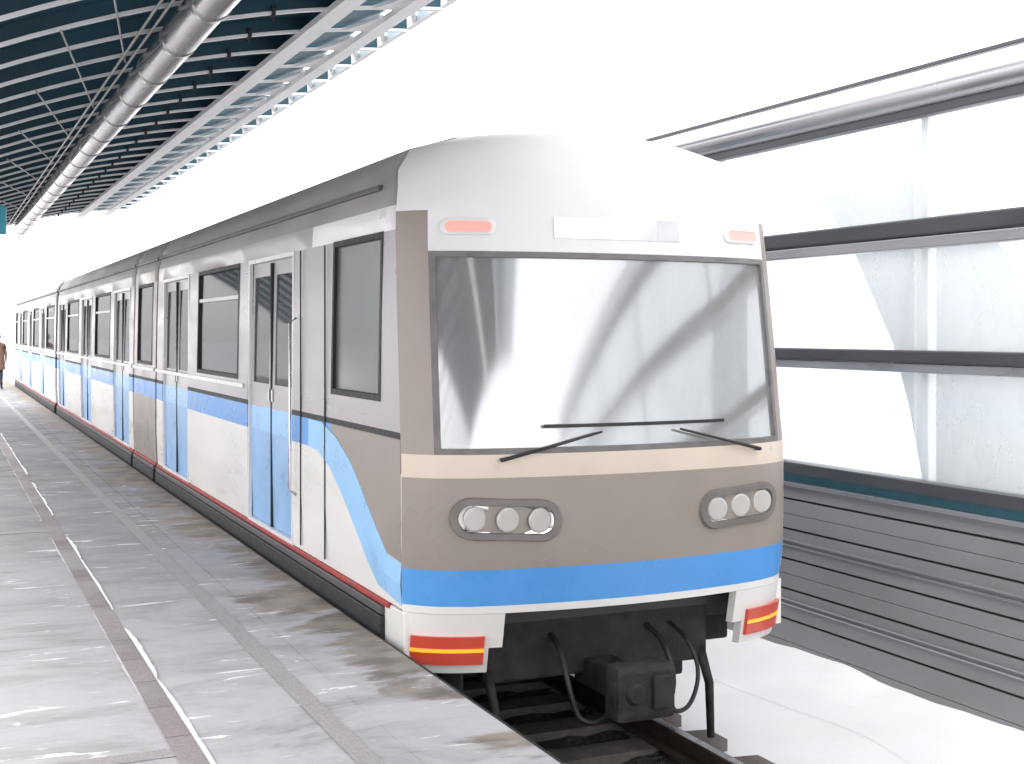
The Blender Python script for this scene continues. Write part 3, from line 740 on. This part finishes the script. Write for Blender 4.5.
def longbeam(name, x, w, h, dz, mat, y0=CY0 - .1, y1=CY1 + .1):
    mb = MB(); s = math.atan(.152 - .1 * (x - 2.88)); ux, uz = math.cos(s), math.sin(s)
    q = [(-w / 2, -h / 2), (w / 2, -h / 2), (w / 2, h / 2), (-w / 2, h / 2)]
    mb.prism([(x + a * ux - b * uz, y0, rz(x) + dz + a * uz + b * ux) for a, b in q], (0, y1 - y0, 0))
    return mb.done(name, mat, canopy)
mb = MB(); mb.box((2.992, CY0, rz(3) - .002), (3.006, CY1, rz(3) + .17)); mb.done('fascia', M['deck'], canopy)
longbeam('edge_beam', 3.00, .19, .05, -.03, M['white']); longbeam('outer_beam', 3.58, .15, .05, -.03, M['white']); longbeam('rim', 3.925, .05, .10, .06, M['white'])
# bays of the lattice edge
pn = br_ = ob = op = None
for k in range(nr - 1):
    y = CY0 + k * SP
    if k == 0:
        def q(x, yy, dz=.10): return (x, yy, rz(x) + dz)
        mb = MB(); mb.shell([[q(3.095, y + .05, .03), q(3.095, y + SP - .05, .03)], [q(3.36, y + .05, .03), q(3.36, y + SP - .05, .03)], [q(3.50, y + .05, .03), q(3.50, y + .45, .03)]], [[q(3.095, y + .05, .042), q(3.095, y + SP - .05, .042)], [q(3.36, y + .05, .042), q(3.36, y + SP - .05, .042)], [q(3.50, y + .05, .042), q(3.50, y + .45, .042)]], lambda i, j: True)
        pn = mb.done('infill_panel', M['tealpanel'], canopy)
        mb = MB(); mb.prism([q(3.30, y + SP - .03, -.02), q(3.51, y + SP - .03, -.02), q(3.51, y + .33, -.02), q(3.46, y + .33, -.02), q(3.40, y + .60, -.02)], (0, 0, .03))
        br_ = mb.done('bracket', M['white'], canopy)
        mb = MB(); n = 8; a = [(3.66, y + .06 + (SP - .12) * t / n) for t in range(n + 1)]
        up = [q(3.67 + .26 * math.sin(math.pi * t / n) ** .7 + .0015, y + .06 + (SP - .12) * t / n, .09) for t in range(n + 1)]; lo = [q(3.665, y + .06 + (SP - .12) * t / n, .09) for t in range(n + 1)]
        mb.shell([lo, up], [[(p[0], p[1], p[2] + .012) for p in lo], [(p[0], p[1], p[2] + .012) for p in up]], lambda i, j: True)
        op = mb.done('glazing_panel', M['palepane'], canopy)
        mb = MB(); mb.sweep([q(3.66, y + .06, .05), q(3.96, y + SP - .06, .05)], (0, 0, 1), .04, .04)
        ob = mb.done('bracket', M['white'], canopy)
    else:
        for s_ in (pn, br_, op, ob):
            c = s_.copy(); C.objects.link(c); c.parent = canopy; c.location.y += k * SP
# thin diagonal tie rods under the ribs
r0 = None
for k in range(13):
    if r0 is None:
        mb = MB(); pts = [(.78 + t * .068, -5.1 + t * .44) for t in range(11)]; mb.tube([(x, y, rz(x) - .045) for x, y in pts], .008, 6); r0 = mb.done('tie_rod', M['rod'], canopy)
    else:
        c = r0.copy(); C.objects.link(c); c.parent = canopy; c.location.y += k * 2.4
# conduits beside the pipe
for x, lab in ((1.40, 'thin steel cable conduit under the canopy, farther from the pipe'), (1.49, 'thin steel cable conduit under the canopy, closer to the pipe')):
    mb = MB(); mb.tube([(x, CY0, rz(x) - .05), (x, CY1, rz(x) - .05)], .012, 8); o = mb.done('cable_conduit', M['rod']); tag(o, lab, 'conduit', 'conduits under the canopy')
# the big pipe
px, pz = 1.68, EYE + 2.20
pipe = empty('steel_pipe', (px, 0, pz), 'thick shiny steel pipe running lengthwise under the canopy', 'pipe')
mb = MB(); mb.tube([(px, CY0, pz), (px, CY1 + .3, pz)], .138, 40); mb.done('pipe_run', M['pipe'], pipe, sharp=50)
c0 = None
for k in range(29):
    if c0 is None:
        mb = MB(); y = CY0 + .5; mb.tube([(px, y - .05, pz), (px, y - .045, pz), (px, y + .045, pz), (px, y + .05, pz)], [.138, .143, .143, .138], 40); mb.box((px - .012, y - .02, pz + .14), (px + .012, y + .02, rz(px) + .0))
        c0 = mb.done('pipe_collar', M['pipering'], pipe)
    else:
        c = c0.copy(); C.objects.link(c); c.parent = pipe; c.location.y += k * 1.22
# hanging sign at the left border
sg = empty('hanging_sign', (.45, 18.5, 3.15), 'small teal sign hanging under the canopy at the left border', 'sign')
mb = MB(); mb.box((.05, 18.46, 3.12), (.865, 18.54, 3.50), .02); mb.done('sign_box', M['sign'], sg)
for x in (.2, .7):
    mb = MB(); mb.tube([(x, 18.5, 3.50), (x, 18.5, rz(x))], .012, 8); mb.done('hanger', M['rod'], sg)

# ------------------------------------------------------------------ far end of the platform
mb = MB(); mb.box((2.16, 49.9, 0), (2.26, 50, 1.35), .01); mb.box((2.12, 49.86, 0), (2.30, 50.04, .05), .01)
tag(mb.done('marker_post', M['white']), 'slim white post by the edge at the far end of the platform', 'post')
def person(loc, label):
    root = empty('person', loc, label, 'person')
    J = {'pel': (0, 0, .95, .15), 'sp': (0, .01, 1.18, .165), 'ch': (0, .0, 1.36, .17), 'nk': (0, 0, 1.50, .06), 'hd': (0, -.02, 1.58, .085), 'ht': (0, -.02, 1.70, .08)}
    E = [('pel', 'sp'), ('sp', 'ch'), ('ch', 'nk'), ('nk', 'hd'), ('hd', 'ht')]
    for s, n in ((-1, 'l'), (1, 'r')):
        J.update({'hp' + n: (s * .10, 0, .88, .105), 'kn' + n: (s * .11, -.02, .50, .07), 'an' + n: (s * .11, .02, .09, .05), 'to' + n: (s * .13, -.15, .04, .04),
                  'sh' + n: (s * .19, 0, 1.40, .075), 'el' + n: (s * .25, .03, 1.12, .055), 'wr' + n: (s * .24, -.06, .90, .042), 'ha' + n: (s * .235, -.08, .80, .035)})
        E += [('pel', 'hp' + n), ('hp' + n, 'kn' + n), ('kn' + n, 'an' + n), ('an' + n, 'to' + n), ('ch', 'sh' + n), ('sh' + n, 'el' + n), ('el' + n, 'wr' + n), ('wr' + n, 'ha' + n)]
    ks = list(J); me = bpy.data.meshes.new('body'); me.from_pydata([J[k][:3] for k in ks], [(ks.index(a), ks.index(b)) for a, b in E], [])
    o = bpy.data.objects.new('body', me); C.objects.link(o); o.parent = root
    md = o.modifiers.new('Skin', 'SKIN'); sl = me.skin_vertices[0].data
    for i, k in enumerate(ks): sl[i].radius = (J[k][3], J[k][3] * .8)
    sl[0].use_root = True
    o.modifiers.new('Sub', 'SUBSURF').levels = 2; o.modifiers['Sub'].render_levels = 2
    dg = bpy.context.evaluated_depsgraph_get(); dg.update()
    ev = o.evaluated_get(dg); m2 = bpy.data.meshes.new_from_object(ev); o.modifiers.clear(); o.data = m2
    m2.materials.clear()
    for m_ in (M['coat'], M['trousers'], M['skin']): m2.materials.append(m_)
    for p in m2.polygons:
        z = p.center.z; p.use_smooth = True
        p.material_index = 2 if z > 1.50 or (abs(p.center.x) > .19 and z < .9 and z > .7) else (0 if z > .72 else 1)
    mb = MB(); mb.tube([(0, .0, 1.60), (0, .0, 1.66), (0, -.005, 1.73), (0, -.01, 1.775), (0, -.01, 1.785)], [.098, .103, .09, .05, .01], 18)
    bm_o = mb.done('hair', M['hair']); bm_o.parent = root
    mb = MB(); mb.tube([(0, 0, 1.42), (0, 0, 1.2), (0, 0, .95), (0, 0, .62)], [.15, .205, .205, .235], 20, caps=False)
    c = mb.done('coat', M['coat']); c.parent = root; c.scale = (1, .78, 1)
person((1.80, 44, 0), 'person in a brown coat standing far along the platform at the left border')

# ------------------------------------------------------------------ light, sky, camera
w = bpy.data.worlds.new('World'); sc.world = w; w.use_nodes = True
nt = w.node_tree; bg = nt.nodes['Background']
sky = nt.nodes.new('ShaderNodeTexSky'); sky.sky_type = 'NISHITA'; sky.sun_disc = False
SE, SR = R(42), R(205)
sky.sun_elevation = SE; sky.sun_rotation = SR; sky.dust_density = 1; sky.air_density = 1; sky.ozone_density = 1
hs = nt.nodes.new('ShaderNodeHueSaturation'); hs.inputs['Saturation'].default_value = .12
nt.links.new(sky.outputs[0], hs.inputs['Color']); mxs = nt.nodes.new('ShaderNodeMix'); mxs.data_type = 'RGBA'; mxs.inputs[0].default_value = .6; mxs.inputs[7].default_value = (8.9, 8.7, 8.75, 1)   # even cloud cover over the clear sky
nt.links.new(hs.outputs[0], mxs.inputs[6]); nt.links.new(mxs.outputs[2], bg.inputs['Color'])
bg.inputs['Strength'].default_value = .15
sd = Vector((math.sin(SR) * math.cos(SE), math.cos(SR) * math.cos(SE), math.sin(SE)))
ld = bpy.data.lights.new('sun', 'SUN'); ld.energy = .9; ld.angle = R(40); ld.color = (1, .97, .93)
lo = bpy.data.objects.new('sun', ld); C.objects.link(lo); lo.rotation_euler = sd.to_track_quat('Z', 'Y').to_euler(); lo.location = (20, -20, 30)

cam = bpy.data.cameras.new('camera'); co = bpy.data.objects.new('camera', cam); C.objects.link(co)
cam.lens = 1300 / 1024 * 36; cam.sensor_width = 36; cam.clip_end = 2000; cam.clip_start = .05
co.location = (0, 0, EYE); co.rotation_euler = (R(90), 0, -math.atan(577 / 1300)); cam.shift_y = -51 / 1024
sc.camera = co
sc.view_settings.view_transform = 'Standard'; sc.view_settings.look = 'None'; sc.view_settings.gamma = 1; sc.view_settings.exposure = 1.3
sc.cycles.max_bounces = 10; sc.cycles.transparent_max_bounces = 24; sc.cycles.use_denoising = True
